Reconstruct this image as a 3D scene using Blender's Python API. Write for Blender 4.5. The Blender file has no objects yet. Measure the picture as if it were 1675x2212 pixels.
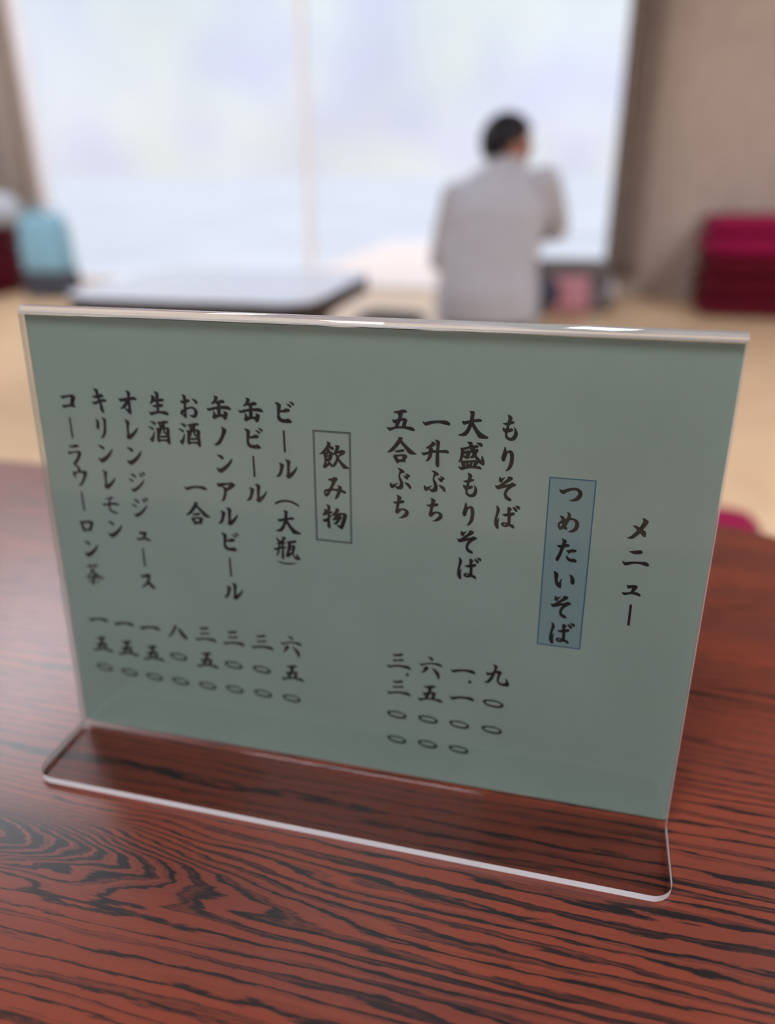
import bpy, bmesh, math, random
from mathutils import Vector, Matrix, geometry
random.seed(7)
SC = bpy.context.scene
COL = SC.collection

# ------------------------------------------------------------------ camera
# room frame: X runs along the low tables, Y towards the window, Z up, metres;
# the phone is held 0.62 m above the tatami, pitched down 24 degrees
cam_data = bpy.data.cameras.new('camera')
cam = bpy.data.objects.new('camera', cam_data)
COL.objects.link(cam)
SC.camera = cam
cam.matrix_world = Matrix(((0.9697, -0.0932, 0.2258, 0.0),
                           (0.2442, 0.4031, -0.8820, 0.0),
                           (-0.0089, 0.9104, 0.4137, 0.6215),
                           (0, 0, 0, 1)))
cam_data.sensor_fit = 'VERTICAL'
cam_data.sensor_height = 24.0
cam_data.lens = 24.0 * 1661.0 / 2212.0
cam_data.clip_start = 0.02
cam_data.clip_end = 200
cam_data.dof.use_dof = True
cam_data.dof.focus_distance = 0.306
cam_data.dof.aperture_fstop = 2.0

# ------------------------------------------------------------------ view / sky
vs = SC.view_settings
SC.display_settings.display_device = 'sRGB'
vs.view_transform = 'Standard'
vs.look = 'None'
vs.exposure = 0.0
vs.gamma = 1.0
vs.use_curve_mapping = False

LAMP_GAIN = 2.3
SKY_GAIN = 0.88
w = bpy.data.worlds.new('overcast_sky')
SC.world = w
w.use_nodes = True
nt = w.node_tree
nt.nodes.clear()
out = nt.nodes.new('ShaderNodeOutputWorld')
bg = nt.nodes.new('ShaderNodeBackground')
tc = nt.nodes.new('ShaderNodeTexCoord')
sep = nt.nodes.new('ShaderNodeSeparateXYZ')
nt.links.new(tc.outputs['Generated'], sep.inputs[0])
ramp = nt.nodes.new('ShaderNodeValToRGB')          # overcast: brighter overhead than at the horizon
ramp.color_ramp.elements[0].position = 0.0
ramp.color_ramp.elements[0].color = (0.92, 0.93, 1.0, 1)
ramp.color_ramp.elements[1].position = 1.0
ramp.color_ramp.elements[1].color = (1.0, 1.05, 1.12, 1)
e = ramp.color_ramp.elements.new(0.22)
e.color = (0.90, 0.97, 1.08, 1)
nt.links.new(sep.outputs['Z'], ramp.inputs[0])
noi = nt.nodes.new('ShaderNodeTexNoise')
noi.inputs['Scale'].default_value = 5.0
noi.inputs['Detail'].default_value = 2.0
nt.links.new(tc.outputs['Generated'], noi.inputs['Vector'])
mr = nt.nodes.new('ShaderNodeMapRange')
mr.inputs['From Min'].default_value = 0.35
mr.inputs['From Max'].default_value = 0.65
mr.inputs['To Min'].default_value = 0.95
mr.inputs['To Max'].default_value = 1.06
nt.links.new(noi.outputs['Fac'], mr.inputs['Value'])
zen = nt.nodes.new('ShaderNodeMapRange')
zen.inputs['From Min'].default_value = 0.25
zen.inputs['From Max'].default_value = 1.0
zen.inputs['To Min'].default_value = SKY_GAIN
zen.inputs['To Max'].default_value = SKY_GAIN * 2.2
nt.links.new(sep.outputs['Z'], zen.inputs['Value'])
mu = nt.nodes.new('ShaderNodeMath')
mu.operation = 'MULTIPLY'
nt.links.new(mr.outputs[0], mu.inputs[0])
nt.links.new(zen.outputs[0], mu.inputs[1])
noi2 = nt.nodes.new('ShaderNodeTexNoise')           # soft cloud tints, greenish white to lavender
noi2.inputs['Scale'].default_value = 9.0
noi2.inputs['Detail'].default_value = 1.0
nt.links.new(tc.outputs['Generated'], noi2.inputs['Vector'])
tint = nt.nodes.new('ShaderNodeValToRGB')
tint.color_ramp.elements[0].position = 0.36
tint.color_ramp.elements[0].color = (0.93, 0.93, 1.06, 1)
tint.color_ramp.elements[1].position = 0.62
tint.color_ramp.elements[1].color = (1.05, 1.07, 1.01, 1)
nt.links.new(noi2.outputs['Fac'], tint.inputs[0])
tmul = nt.nodes.new('ShaderNodeMixRGB')
tmul.blend_type = 'MULTIPLY'
tmul.inputs['Fac'].default_value = 1.0
nt.links.new(ramp.outputs[0], tmul.inputs['Color1'])
nt.links.new(tint.outputs[0], tmul.inputs['Color2'])
nt.links.new(tmul.outputs[0], bg.inputs['Color'])
nt.links.new(mu.outputs[0], bg.inputs['Strength'])
nt.links.new(bg.outputs[0], out.inputs[0])

SC.cycles.max_bounces = 10
SC.cycles.diffuse_bounces = 5
SC.cycles.transparent_max_bounces = 24
SC.cycles.sample_clamp_indirect = 4.0
SC.cycles.use_denoising = True


# ------------------------------------------------------------------ helpers
def mat(name, color=(0.5, 0.5, 0.5), rough=0.5, spec=0.5, metal=0.0, coat=0.0):
    m = bpy.data.materials.new(name)
    m.use_nodes = True
    b = m.node_tree.nodes['Principled BSDF']
    b.inputs['Base Color'].default_value = (*color, 1)
    b.inputs['Roughness'].default_value = rough
    b.inputs['Specular IOR Level'].default_value = spec
    b.inputs['Metallic'].default_value = metal
    b.inputs['Coat Weight'].default_value = coat
    return m


def N(m, t, **kw):
    n = m.node_tree.nodes.new(t)
    for k, v in kw.items():
        setattr(n, k, v)
    return n


def L(m, a, b):
    m.node_tree.links.new(a, b)


def math_node(m, op, a, b=None, c=None):
    n = N(m, 'ShaderNodeMath', operation=op)
    for i, x in enumerate((a, b, c)):
        if x is None:
            continue
        if isinstance(x, (int, float)):
            n.inputs[i].default_value = x
        else:
            L(m, x, n.inputs[i])
    return n.outputs[0]


def cloth_mat(name, color, rough=0.9, scale=60.0, amount=0.12, bump=0.15):
    m = mat(name, color, rough, 0.2)
    b = m.node_tree.nodes['Principled BSDF']
    t = N(m, 'ShaderNodeTexCoord')
    n = N(m, 'ShaderNodeTexNoise')
    n.inputs['Scale'].default_value = scale
    n.inputs['Detail'].default_value = 4
    L(m, t.outputs['Object'], n.inputs['Vector'])
    r = N(m, 'ShaderNodeValToRGB')
    r.color_ramp.elements[0].position = 0.3
    r.color_ramp.elements[1].position = 0.7
    r.color_ramp.elements[0].color = (*[c * (1 - amount) for c in color], 1)
    r.color_ramp.elements[1].color = (*[min(1, c * (1 + amount)) for c in color], 1)
    L(m, n.outputs['Fac'], r.inputs[0])
    L(m, r.outputs[0], b.inputs['Base Color'])
    bp = N(m, 'ShaderNodeBump')
    bp.inputs['Strength'].default_value = bump
    bp.inputs['Distance'].default_value = 0.002
    L(m, n.outputs['Fac'], bp.inputs['Height'])
    L(m, bp.outputs[0], b.inputs['Normal'])
    return m


def link(name, bm, m, parent=None, smooth=False, mats=None):
    me = bpy.data.meshes.new(name)
    bm.normal_update()
    bm.to_mesh(me)
    bm.free()
    for x in (mats or [m]):
        me.materials.append(x)
    if smooth:
        for p in me.polygons:
            p.use_smooth = True
    o = bpy.data.objects.new(name, me)
    COL.objects.link(o)
    if parent:
        o.parent = parent
    return o


def empty(name, loc=(0, 0, 0), rz=0.0):
    o = bpy.data.objects.new(name, None)
    COL.objects.link(o)
    o.location = loc
    o.rotation_euler = (0, 0, rz)
    return o


def tag(o, label=None, cat=None, group=None, kind=None):
    for k, v in (('label', label), ('category', cat), ('group', group), ('kind', kind)):
        if v:
            o[k] = v
    return o


def dup(root, loc, rz, label):
    r = root.copy()
    COL.objects.link(r)
    r.location = loc
    r.rotation_euler = (0, 0, rz)
    r['label'] = label
    for ch in list(root.children):
        c_ = ch.copy()
        COL.objects.link(c_)
        c_.parent = r
        for g_ in ch.children:
            d_ = g_.copy()
            COL.objects.link(d_)
            d_.parent = c_
    return r


def box(bm, x0, x1, y0, y1, z0, z1, mi=0):
    vs_ = [bm.verts.new(p) for p in ((x0, y0, z0), (x1, y0, z0), (x1, y1, z0), (x0, y1, z0),
                                     (x0, y0, z1), (x1, y0, z1), (x1, y1, z1), (x0, y1, z1))]
    for f in ((0, 3, 2, 1), (4, 5, 6, 7), (0, 1, 5, 4), (1, 2, 6, 5), (2, 3, 7, 6), (3, 0, 4, 7)):
        fc = bm.faces.new([vs_[i] for i in f])
        fc.material_index = mi
    return vs_


def struct(name, boxes, m):
    bm = bmesh.new()
    for b in boxes:
        box(bm, *b)
    o = link(name, bm, m)
    o['kind'] = 'structure'
    return o


def bevelled_box(x0, x1, y0, y1, z0, z1, r=0.003, seg=2):
    bm = bmesh.new()
    box(bm, x0, x1, y0, y1, z0, z1)
    bmesh.ops.bevel(bm, geom=bm.edges[:], offset=r, segments=seg, profile=0.5, affect='EDGES')
    return bm


def rounded_slab(w_, d_, z0, z1, r, edge=0.004, seg=10):
    """slab centred on the origin with rounded plan corners and softened rims"""
    pts = []
    for cx, cy, a0 in ((w_ / 2 - r, d_ / 2 - r, 0), (-w_ / 2 + r, d_ / 2 - r, 90),
                       (-w_ / 2 + r, -d_ / 2 + r, 180), (w_ / 2 - r, -d_ / 2 + r, 270)):
        for k in range(seg + 1):
            a = math.radians(a0 + 90 * k / seg)
            pts.append((cx, cy, math.cos(a), math.sin(a)))
    bm = bmesh.new()
    rings = []
    for z, ins in ((z0, edge), (z0 + edge, 0), (z1 - edge, 0), (z1 - edge * 0.3, edge * 0.3), (z1, edge)):
        rings.append([bm.verts.new((cx + c_ * (r - ins), cy + s_ * (r - ins), z)) for cx, cy, c_, s_ in pts])
    n = len(pts)
    for a, b in zip(rings, rings[1:]):
        for i in range(n):
            bm.faces.new((a[i], a[(i + 1) % n], b[(i + 1) % n], b[i]))
    bm.faces.new(rings[-1])
    bm.faces.new(rings[0][::-1])
    return bm
GLYPHS = {
'me_kata': ([[26,-90,40,-92,67,-77,78,-62,74,-48,61,-23,43,7,61,17,71,37,72,63,55,67,38,53,25,39,4,64,-19,85,-35,93,-61,92,-76,88,-46,71,-24,45,0,15,-21,-5,-41,-19,-19,-24,15,-12,26,-38,35,-67]],[]),
'ni_kata': ([[-60,-55,-7,-67,16,-74,37,-72,50,-61,44,-47,20,-39,-10,-35,-32,-41],[-102,30,-76,40,-40,33,2,27,49,26,78,21,103,34,110,45,106,61,87,60,43,49,4,47,-25,54,-45,64,-64,70,-82,67,-95,48]],[]),
'yu_small': ([[-41,-49,-23,-46,28,-54,49,-41,46,-28,35,-9,26,11,52,10,76,26,81,40,70,46,38,36,-1,33,-39,46,-59,43,-74,19,-53,22,-6,11,5,-25,-18,-16,-32,-22]],[]),
'bar_title': ([[-11,-97,9,-100,12,98,-10,98]],[]),
'tsu': ([[-95,-41,-74,-34,-50,-39,-17,-54,25,-61,60,-53,83,-33,90,-13,85,11,73,33,53,50,23,56,1,56,-14,50,13,40,37,22,52,0,56,-18,45,-32,25,-37,-2,-31,-31,-16,-51,-1,-66,1,-82,-8,-92,-27]],[]),
'me': ([[-18,-88,1,-83,15,-68,19,-52,15,-40,40,-38,67,-26,84,-4,88,22,82,49,67,71,44,86,20,87,0,82,27,67,47,46,55,16,49,-7,32,-20,11,-19,-2,10,-12,35,-4,51,-4,68,-16,69,-35,61,-51,72,-67,73,-77,56,-83,33,-81,13,-58,-12,-65,-32,-75,-51,-55,-50,-37,-44,-32,-29,-17,-30,-11,-54,-13,-75]],[[-54,14,-46,26,-56,41,-68,31]]),
'ta': ([[-48,-103,-26,-99,-4,-88,-3,-74,-8,-58,11,-58,25,-49,17,-35,-17,-20,-27,15,-39,56,-52,92,-62,105,-76,100,-79,76,-63,39,-49,-15,-70,-25,-81,-42,-61,-41,-41,-47,-37,-73,-41,-92],[-3,3,24,-10,59,-17,79,-12,82,-1,77,8,53,12,31,21,15,35,11,29,18,17,6,11],[7,41,24,59,45,69,66,65,85,74,93,86,87,99,52,100,24,91,7,75,2,54]],[]),
'i': ([[-93,-66,-74,-67,-55,-53,-47,-39,-50,-5,-49,15,-40,34,-32,13,-19,-10,-14,-7,-19,24,-16,74,-21,81,-35,81,-54,69,-70,43,-77,13,-82,-27,-88,-52],[36,-49,57,-48,77,-31,87,-2,86,28,75,41,63,34,52,15,51,-13,45,-33]],[]),
'so': ([[5,-102,30,-108,48,-102,56,-89,40,-72,-12,-34,29,-44,50,-57,74,-49,85,-39,75,-30,49,-13,24,13,12,41,17,59,29,69,44,76,53,91,51,103,32,103,8,92,-7,73,-13,50,-7,18,8,-13,-18,-4,-51,9,-70,9,-82,-5,-91,-23,-68,-22,-48,-34,-10,-68,12,-92],[-52,-102,-38,-85,-12,-97,-8,-91,-22,-74,-31,-53,-43,-49,-59,-61,-59,-82]],[]),
'ba': ([[-97,-93,-77,-84,-62,-59,-64,-38,-75,-4,-81,36,-70,16,-63,16,-67,49,-67,76,-63,108,-70,116,-84,111,-100,86,-105,60,-103,22,-95,-22,-92,-60],[-3,-84,8,-89,27,-80,36,-69,25,-50,25,-40,51,-45,63,-34,55,-20,30,-8,30,27,31,61,51,64,64,83,65,98,50,97,22,83,-4,92,-30,89,-47,76,-45,59,-26,48,3,52,3,17,2,-5,-12,-2,-31,-8,-44,-20,-23,-25,-1,-32,-4,-62],[35,-86,54,-91,76,-74,81,-58,74,-48,59,-55],[55,-104,75,-105,97,-98,101,-85,97,-70,80,-77]],[[-28,66,-18,63,-6,68,-17,72]]),
'dai': ([[-38,-111,-3,-113,8,-105,8,-85,3,-45,44,-54,62,-49,70,-40,63,-30,2,-21,26,13,49,43,82,68,118,86,131,98,115,106,75,108,48,103,29,76,-10,13,-30,62,-47,86,-60,95,-91,99,-123,90,-92,78,-66,56,-49,29,-35,-8,-55,-1,-70,4,-81,2,-95,-27,-69,-27,-30,-37,-25,-74,-28,-96]],[]),
'mori': ([[-42,-116,0,-117,6,-106,10,-88,41,-93,57,-86,56,-74,18,-60,49,-61,58,-47,43,-12,60,10,81,30,83,18,81,-5,93,-2,106,25,112,48,108,73,90,72,62,54,47,82,72,82,89,99,87,111,46,106,-3,105,-44,117,-68,127,-89,120,-106,97,-72,100,-84,59,-78,52,-107,66,-93,27,-88,-6,-87,-39,-95,-62,-74,-63,-22,-80,-26,-96],[31,-114,71,-115,86,-103,90,-92,86,-82,71,-82,50,-98]],[[-58,-43,-16,-59,-6,-43,-28,-45,-55,-36],[-62,-8,-38,-15,-44,0,-62,0],[-3,-29,10,-14,-13,16,-11,-3],[-66,16,-48,26,-27,33,-14,19,11,19,26,11,42,30,-11,39,-72,48],[-48,68,-38,66,-41,88],[-21,60,-10,60,-14,75],[17,56,25,53,14,85,9,84]]),
'mo': ([[-28,-105,-4,-100,14,-85,15,-69,10,-53,27,-53,35,-45,28,-35,-1,-21,-8,8,13,4,28,13,23,26,7,35,-15,42,-17,61,-8,76,9,80,26,66,35,39,35,12,29,-5,35,-7,55,19,64,46,59,75,45,97,24,106,-2,106,-25,93,-37,71,-40,43,-52,32,-60,12,-54,-1,-36,12,-34,10,-27,-15,-43,-19,-63,-31,-24,-41,-18,-69,-22,-91]],[]),
'ri': ([[-27,-102,-19,-90,-11,-59,4,-70,24,-71,40,-58,49,-31,50,10,45,52,29,84,10,102,-13,106,2,79,13,46,18,8,17,-24,9,-53,-5,-36,-12,-12,-19,16,-28,25,-41,23,-51,5,-50,-14,-39,-56,-32,-89]],[]),
'go': ([[-64,-70,-22,-79,19,-91,42,-87,55,-78,50,-69,15,-58,18,-47,10,-20,37,-22,59,-7,51,18,46,48,82,47,107,55,122,71,117,83,99,84,54,73,8,68,-43,76,-71,89,-85,96,-102,88,-121,64,-95,65,-50,57,-41,29,-60,29,-74,-5,-56,-2,-27,-9,-19,-37,-29,-53,-49,-56]],[[19,2,12,48,-16,50,0,12]]),
'gou': ([[-35,-111,-5,-113,9,-105,3,-84,34,-53,72,-20,109,10,130,23,110,29,77,30,54,20,34,-6,-13,-59,-36,-29,-64,4,-90,22,-130,30,-97,-5,-69,-40,-33,-95],[-64,8,-27,-2,11,-10,25,-3,23,8,-12,19,-45,23],[-74,60,-66,43,-35,38,16,31,40,37,49,48,40,70,34,82,35,101,13,102,-20,104,-25,117,-42,112,-54,97,-66,74]],[[-38,57,7,51,2,75,-28,79]]),
'bu': ([[-32,-92,-8,-93,21,-80,35,-64,31,-54,7,-47,-3,-29,0,-13,15,10,25,36,26,66,18,86,-1,96,-27,95,-49,75,-63,90,-80,88,-92,71,-93,47,-85,39,-69,55,-23,37,-20,43,-35,56,-41,64,-25,69,-11,59,-6,34,-16,1,-19,-28,-11,-68,-20,-81],[40,-50,64,-47,81,-34,82,-21,68,-19,66,1,50,2,36,-11,21,-31,38,-32,52,-28,45,-41],[29,29,56,29,82,43,94,64,94,83,80,84,61,63]],[]),
'chi': ([[-42,-103,-14,-98,6,-84,5,-66,-4,-54,20,-58,35,-47,25,-33,-8,-20,-15,23,21,14,55,24,72,45,68,73,47,95,13,107,-23,107,8,89,32,61,40,43,26,34,7,37,-12,58,-26,71,-42,66,-51,49,-44,23,-38,-17,-57,-22,-72,-38,-35,-43,-31,-73,-33,-88]],[]),
'ichi': ([[-117,-10,-92,-2,-46,-15,12,-23,80,-26,108,-11,116,2,109,14,77,10,40,2,9,1,-32,9,-59,20,-82,28,-95,24,-110,6]],[]),
'shou': ([[-36,-101,-9,-94,3,-81,1,-70,-30,-49,-20,-40,-20,-26,7,-29,7,-72,3,-98,-10,-117,18,-115,38,-103,37,-84,32,-30,89,-38,108,-29,117,-18,111,-7,77,-9,33,-9,36,52,37,104,30,117,19,116,4,93,4,31,6,-6,-24,-1,-28,29,-43,56,-64,73,-78,73,-65,46,-55,11,-75,18,-91,25,-105,21,-118,-3,-98,0,-57,-14,-55,-37,-85,-35,-72,-50,-45,-73,-34,-88]],[]),
'nomi': ([[-69,-116,-47,-114,-27,-98,-33,-79,-11,-73,-1,-59,-6,-43,-21,-43,-38,-54,-52,-58,-38,-45,-36,-30,-16,-27,-7,-14,11,-64,4,-86,36,-90,48,-83,46,-61,35,-41,67,-52,89,-48,100,-33,89,-14,42,14,49,31,73,58,107,85,136,106,127,112,80,114,65,98,34,52,16,87,-1,105,-26,108,-42,92,-71,117,-86,124,-98,119,-104,100,-92,77,-91,32,-98,-1,-138,2,-108,-25,-77,-66,-62,-97]],[[-78,-23,-65,-32,-71,-21],[-61,-2,-44,-10,-46,-2,-60,3],[-65,24,-47,23,-52,28,-65,30],[-67,60,-56,69,-63,77,-70,77],[-12,1,5,-2,14,14,10,44,-16,88,-45,53,-27,49],[15,-10,50,-18,42,-3]]),
'mi': ([[-61,-86,-38,-85,-8,-101,17,-98,28,-86,3,-44,-20,3,22,4,28,-11,20,-28,40,-28,63,-17,61,8,87,16,102,32,97,44,72,40,52,32,39,66,21,93,-9,103,4,72,18,27,-30,27,-54,67,-69,83,-87,85,-99,69,-104,44,-93,20,-55,6,-37,-31,-29,-59,-46,-60,-59,-69]],[[-69,35,-79,51,-87,54,-84,42]]),
'mono': ([[-78,-111,-53,-108,-34,-95,-38,-48,-20,-48,-13,-37,-37,-20,-37,-9,-26,-14,-9,-35,9,-63,13,-71,4,-83,30,-83,50,-69,42,-53,29,-41,89,-45,114,-29,114,-4,98,50,83,93,70,112,55,111,32,93,15,72,-14,73,2,52,20,26,-8,37,-23,33,-10,11,3,-7,-17,-6,-40,18,-39,64,-37,111,-46,118,-63,105,-70,83,-65,53,-85,59,-100,54,-115,32,-94,30,-66,12,-64,-14,-88,-3,-115,1,-101,-29,-92,-50,-100,-66,-64,-63,-67,-89]],[[56,-19,75,-25,74,-5,61,43,53,74,20,71,40,48,64,12,66,-9]]),
'kan': ([[-45,-105,-19,-102,1,-91,-3,-74,-12,-57,25,-70,50,-68,63,-57,56,-44,18,-35,19,-16,78,-21,107,-9,118,4,111,17,76,14,19,11,17,57,41,55,46,43,39,25,62,30,84,40,83,55,75,84,63,104,40,106,36,87,11,81,-15,91,-44,106,-59,101,-67,82,-57,64,-60,31,-45,37,-26,62,-16,59,-17,16,-57,28,-91,36,-106,31,-120,8,-97,11,-50,-2,-15,-11,-12,-23,-30,-36,-54,-25,-72,-29,-52,-52,-38,-77,-39,-93]],[]),
'bi': ([[-86,-82,-57,-83,-33,-72,-25,-61,-33,-18,-8,-23,15,-36,42,-33,54,-21,49,-9,21,0,-36,4,-40,31,-28,51,-11,58,16,56,32,49,51,58,69,76,62,88,32,93,-23,91,-54,75,-67,47,-65,-1,-65,-49,-73,-67],[18,-79,44,-75,66,-62,67,-48,60,-42,45,-49],[46,-97,69,-96,91,-82,92,-66,83,-62,66,-74]],[]),
'bar': ([[-12,-97,7,-97,12,98,-10,97]],[]),
'ru': ([[-73,-54,-48,-51,-23,-39,-21,-27,-30,4,-44,45,-58,68,-77,79,-104,80,-81,51,-66,17,-61,-19,-64,-36],[-17,-87,7,-89,30,-82,40,-67,33,-27,29,34,54,14,75,-8,94,-33,100,-30,93,3,74,35,44,73,18,88,3,82,-10,63,1,41,1,-9,2,-54,-4,-71]],[]),
'paren_open': ([[-118,4,-85,-17,-43,-30,-1,-33,45,-27,86,-10,116,10,108,24,70,7,24,-10,-18,-11,-60,-2,-111,23,-118,17]],[]),
'bin': ([[-100,-96,-89,-94,-63,-67,-44,-88,-48,-111,-19,-111,-3,-98,-31,-63,-10,-52,-14,-43,-33,-35,-31,-19,-3,-12,-7,-3,-29,5,-31,43,-29,98,-36,115,-49,111,-58,85,-49,7,-67,17,-79,60,-97,85,-110,85,-95,45,-89,28,-116,34,-136,6,-115,8,-87,-2,-84,-27,-107,-38,-80,-46,-98,-72],[-9,-68,22,-74,70,-87,88,-87,95,-75,80,-61,40,-50,39,-35,68,-40,84,-27,74,9,65,49,72,67,91,76,84,44,89,38,112,68,131,98,100,106,69,95,49,53,21,81,0,89,-18,75,-6,40,4,-10,8,-48]],[[-68,-24,-51,-32,-55,-14,-65,-15],[34,-10,54,-14,43,2],[22,32,32,14,48,15,39,33,23,40]]),
'paren_close': ([[-104,-8,-61,-7,-19,2,35,-3,104,-10,67,8,23,17,-25,19,-67,7]],[]),
'o': ([[-65,-102,-40,-100,-19,-88,-19,-60,4,-62,17,-50,7,-36,-21,-23,-23,15,11,4,43,3,70,19,84,42,80,67,67,93,47,103,26,101,6,87,1,72,23,78,39,72,49,55,45,35,28,22,4,26,-23,40,-24,64,-24,99,-31,109,-44,109,-61,91,-86,78,-85,58,-75,40,-50,29,-47,-15,-71,-24,-84,-42,-50,-49,-53,-81],[31,-72,60,-67,82,-53,90,-36,86,-23,71,-23,52,-44]],[[-55,60,-48,66,-51,75,-59,71]]),
'sake': ([[-85,-102,-56,-103,-30,-93,-23,-76,-30,-66,-43,-69,-63,-83],[-110,-52,-79,-52,-53,-41,-48,-27,-56,-16,-76,-27],[-48,-14,-42,6,-48,46,-63,88,-77,95,-92,83,-105,52,-87,54,-65,22],[-24,-93,19,-103,68,-115,94,-112,104,-100,95,-93,66,-86,64,-55,90,-57,109,-38,103,10,107,55,106,96,97,104,84,100,65,79,30,77,5,83,-7,94,-22,83,-27,55,-21,-1,-26,-43,9,-46,1,-78]],[[31,-27,39,-30,43,-1,60,9,73,17,45,22,5,27,20,4],[61,-37,71,-30,72,-8,62,-12],[3,45,33,46,75,40,72,55,5,60],[23,-78,34,-78,27,-72]]),
'no_kata': ([[7,-85,36,-82,58,-69,65,-50,49,-17,28,25,4,64,-21,84,-48,89,-68,82,-35,57,-6,17,13,-24,20,-64]],[]),
'n_kata': ([[-73,-79,-44,-81,-13,-71,-1,-54,-5,-39,-21,-38,-41,-53],[-79,35,-54,47,-20,32,25,-2,59,-38,76,-56,83,-54,77,-29,53,13,18,52,-22,84,-41,89,-62,82,-76,57]],[]),
'a_kata': ([[-89,-80,-65,-76,-11,-83,43,-89,65,-97,86,-84,99,-68,89,-56,55,-29,16,-5,8,30,-9,74,-32,95,-52,97,-35,61,-23,17,-20,-20,-38,-44,-71,-37,-80,-56]],[[-26,-53,39,-69,16,-38,0,-42]]),
'o_kata': ([[-15,-108,18,-105,38,-89,32,-50,70,-56,90,-45,98,-28,79,-23,30,-22,29,19,32,74,30,106,17,109,-6,94,-38,56,-64,65,-84,65,-58,39,-31,2,-27,-10,-58,0,-77,-5,-91,-34,-71,-31,1,-45,1,-77,-5,-94]],[[-1,18,1,61,-28,52]]),
're_kata': ([[-62,-90,-34,-87,-5,-72,-6,-54,-17,-7,-17,47,13,29,44,1,69,-23,76,-21,65,13,32,56,-3,90,-26,98,-45,90,-54,68,-43,49,-43,-5,-43,-56,-52,-76]],[]),
'nama': ([[-43,-107,-14,-104,8,-91,6,-42,41,-45,58,-33,49,-19,4,-12,3,6,36,4,45,17,33,31,1,38,2,69,62,67,84,82,91,96,85,105,58,103,21,93,-11,93,-45,102,-79,116,-92,111,-110,79,-86,83,-28,72,-25,41,-54,37,-68,24,-27,14,-26,-8,-50,-7,-70,10,-93,10,-78,-12,-68,-42,-74,-69,-48,-66,-31,-55,-30,-32,-26,-35,-26,-70,-32,-91]],[]),
'ji_kata': ([[-60,-77,-28,-77,3,-56,2,-42,-16,-41,-34,-53],[-86,-27,-57,-27,-28,-10,-29,2,-44,4,-65,-10],[-73,64,-55,71,-22,59,22,26,61,-13,79,-33,82,-25,70,8,30,55,-14,91,-41,103,-57,92],[28,-90,47,-89,70,-70,71,-54,59,-50,44,-62],[57,-103,82,-103,98,-88,97,-72,84,-71,69,-85]],[]),
'ko_kata': ([[-73,-56,-51,-49,28,-61,52,-67,71,-58,88,-41,74,-8,60,26,75,43,70,55,53,55,22,51,-7,56,-50,68,-62,57,-70,33,-45,36,17,27,36,-38,-5,-33,-53,-16,-63,-30]],[]),
'ki_kata': ([[-51,-109,-18,-109,3,-100,6,-60,34,-64,52,-48,41,-34,9,-25,19,-13,53,-22,79,-7,72,6,24,12,34,59,40,94,37,111,21,110,-2,77,0,44,-7,24,-48,40,-64,35,-80,11,-49,11,-14,-3,-17,-19,-53,-24,-70,-39,-27,-48,-31,-78]],[]),
'ri_kata': ([[-47,-82,-27,-76,-12,-62,-11,-23,-18,13,-29,20,-40,15,-47,-5,-40,-47],[13,-98,43,-95,67,-80,60,-38,54,34,34,74,11,97,-17,99,7,69,25,21,33,-42,30,-77]],[]),
'ra_kata': ([[-58,-82,-16,-85,27,-99,60,-89,55,-75,16,-64,-31,-63],[-72,-28,-43,-23,23,-34,53,-40,79,-20,61,23,23,80,-9,99,-32,90,4,49,27,15,35,-17,-16,-8,-51,6,-64,-2]],[]),
'u_kata': ([[-51,-108,-29,-102,3,-78,17,-57,20,-36,63,-45,86,-22,64,26,28,89,-2,114,-32,114,4,75,28,29,40,-10,-1,-15,-44,0,-42,41,-56,39,-68,15,-79,-27,-53,-24,-16,-30,-18,-60,-43,-85]],[]),
'mo_kata': ([[-58,-63,-15,-71,16,-88,38,-79,34,-68,6,-56,2,-26,61,-29,94,-16,87,-3,46,-4,-1,-2,-5,27,4,49,38,60,71,71,64,81,23,81,-16,62,-26,30,-26,6,-80,15,-92,-6,-23,-16,-12,-51,-38,-54]],[]),
'ro_kata': ([[-72,-47,-42,-48,57,-64,82,-48,84,-32,66,10,50,49,17,48,-22,60,-47,45,-58,0]],[[-34,-23,44,-35,23,23,-17,30]]),
'cha': ([[-87,-83,51,-108,47,-92,-85,-69],[-56,-107,-36,-107,-40,-56,-55,-54],[4,-116,21,-116,5,-64,-9,-66],[-36,-57,-14,-59,0,-25,44,12,99,34,70,49,5,22,-31,-27,-56,18,-98,53,-112,49,-66,1],[-88,45,33,21,38,35,-85,60],[-32,3,-7,3,-26,120,-40,122,-54,113],[-63,68,-50,73,-82,111,-92,107],[1,60,35,79,20,92,-4,74]],[]),
'su_kata': ([[-77,-64,-46,-66,13,-85,39,-66,29,-41,16,-4,48,27,77,59,61,76,35,68,0,31,-42,60,-84,83,-69,57,-21,6,0,-46,-43,-35,-70,-40]],[]),
'san': ([[-60,-75,-13,-79,23,-92,44,-79,34,-66,-7,-56,-44,-52],[-62,-16,-12,-21,30,-33,50,-22,40,-10,-7,-5,-43,4],[-119,46,-79,50,-17,34,46,31,88,31,120,58,109,71,62,61,-11,56,-95,79]],[]),
'roku': ([[-34,-116,-8,-117,20,-102,26,-85,16,-75,-2,-84],[-112,-40,-83,-35,-17,-55,44,-61,85,-57,109,-38,102,-22,71,-32,14,-41,-37,-32,-88,-9],[-57,-5,-31,-11,-16,0,-30,25,-60,57,-91,67,-71,38],[7,-10,36,3,73,32,85,59,84,100,70,111,59,81,32,33]],[]),
'ku': ([[-39,-109,-12,-108,11,-92,-1,-44,25,-54,52,-36,34,5,26,46,35,68,62,73,84,62,86,42,81,20,94,23,110,49,119,76,115,97,89,102,44,98,16,77,5,44,12,-21,-10,-17,-24,31,-47,72,-70,92,-110,91,-77,63,-54,25,-46,0,-79,16,-90,2,-91,-27,-71,-18,-35,-30,-22,-66,-26,-89]],[]),
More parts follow.
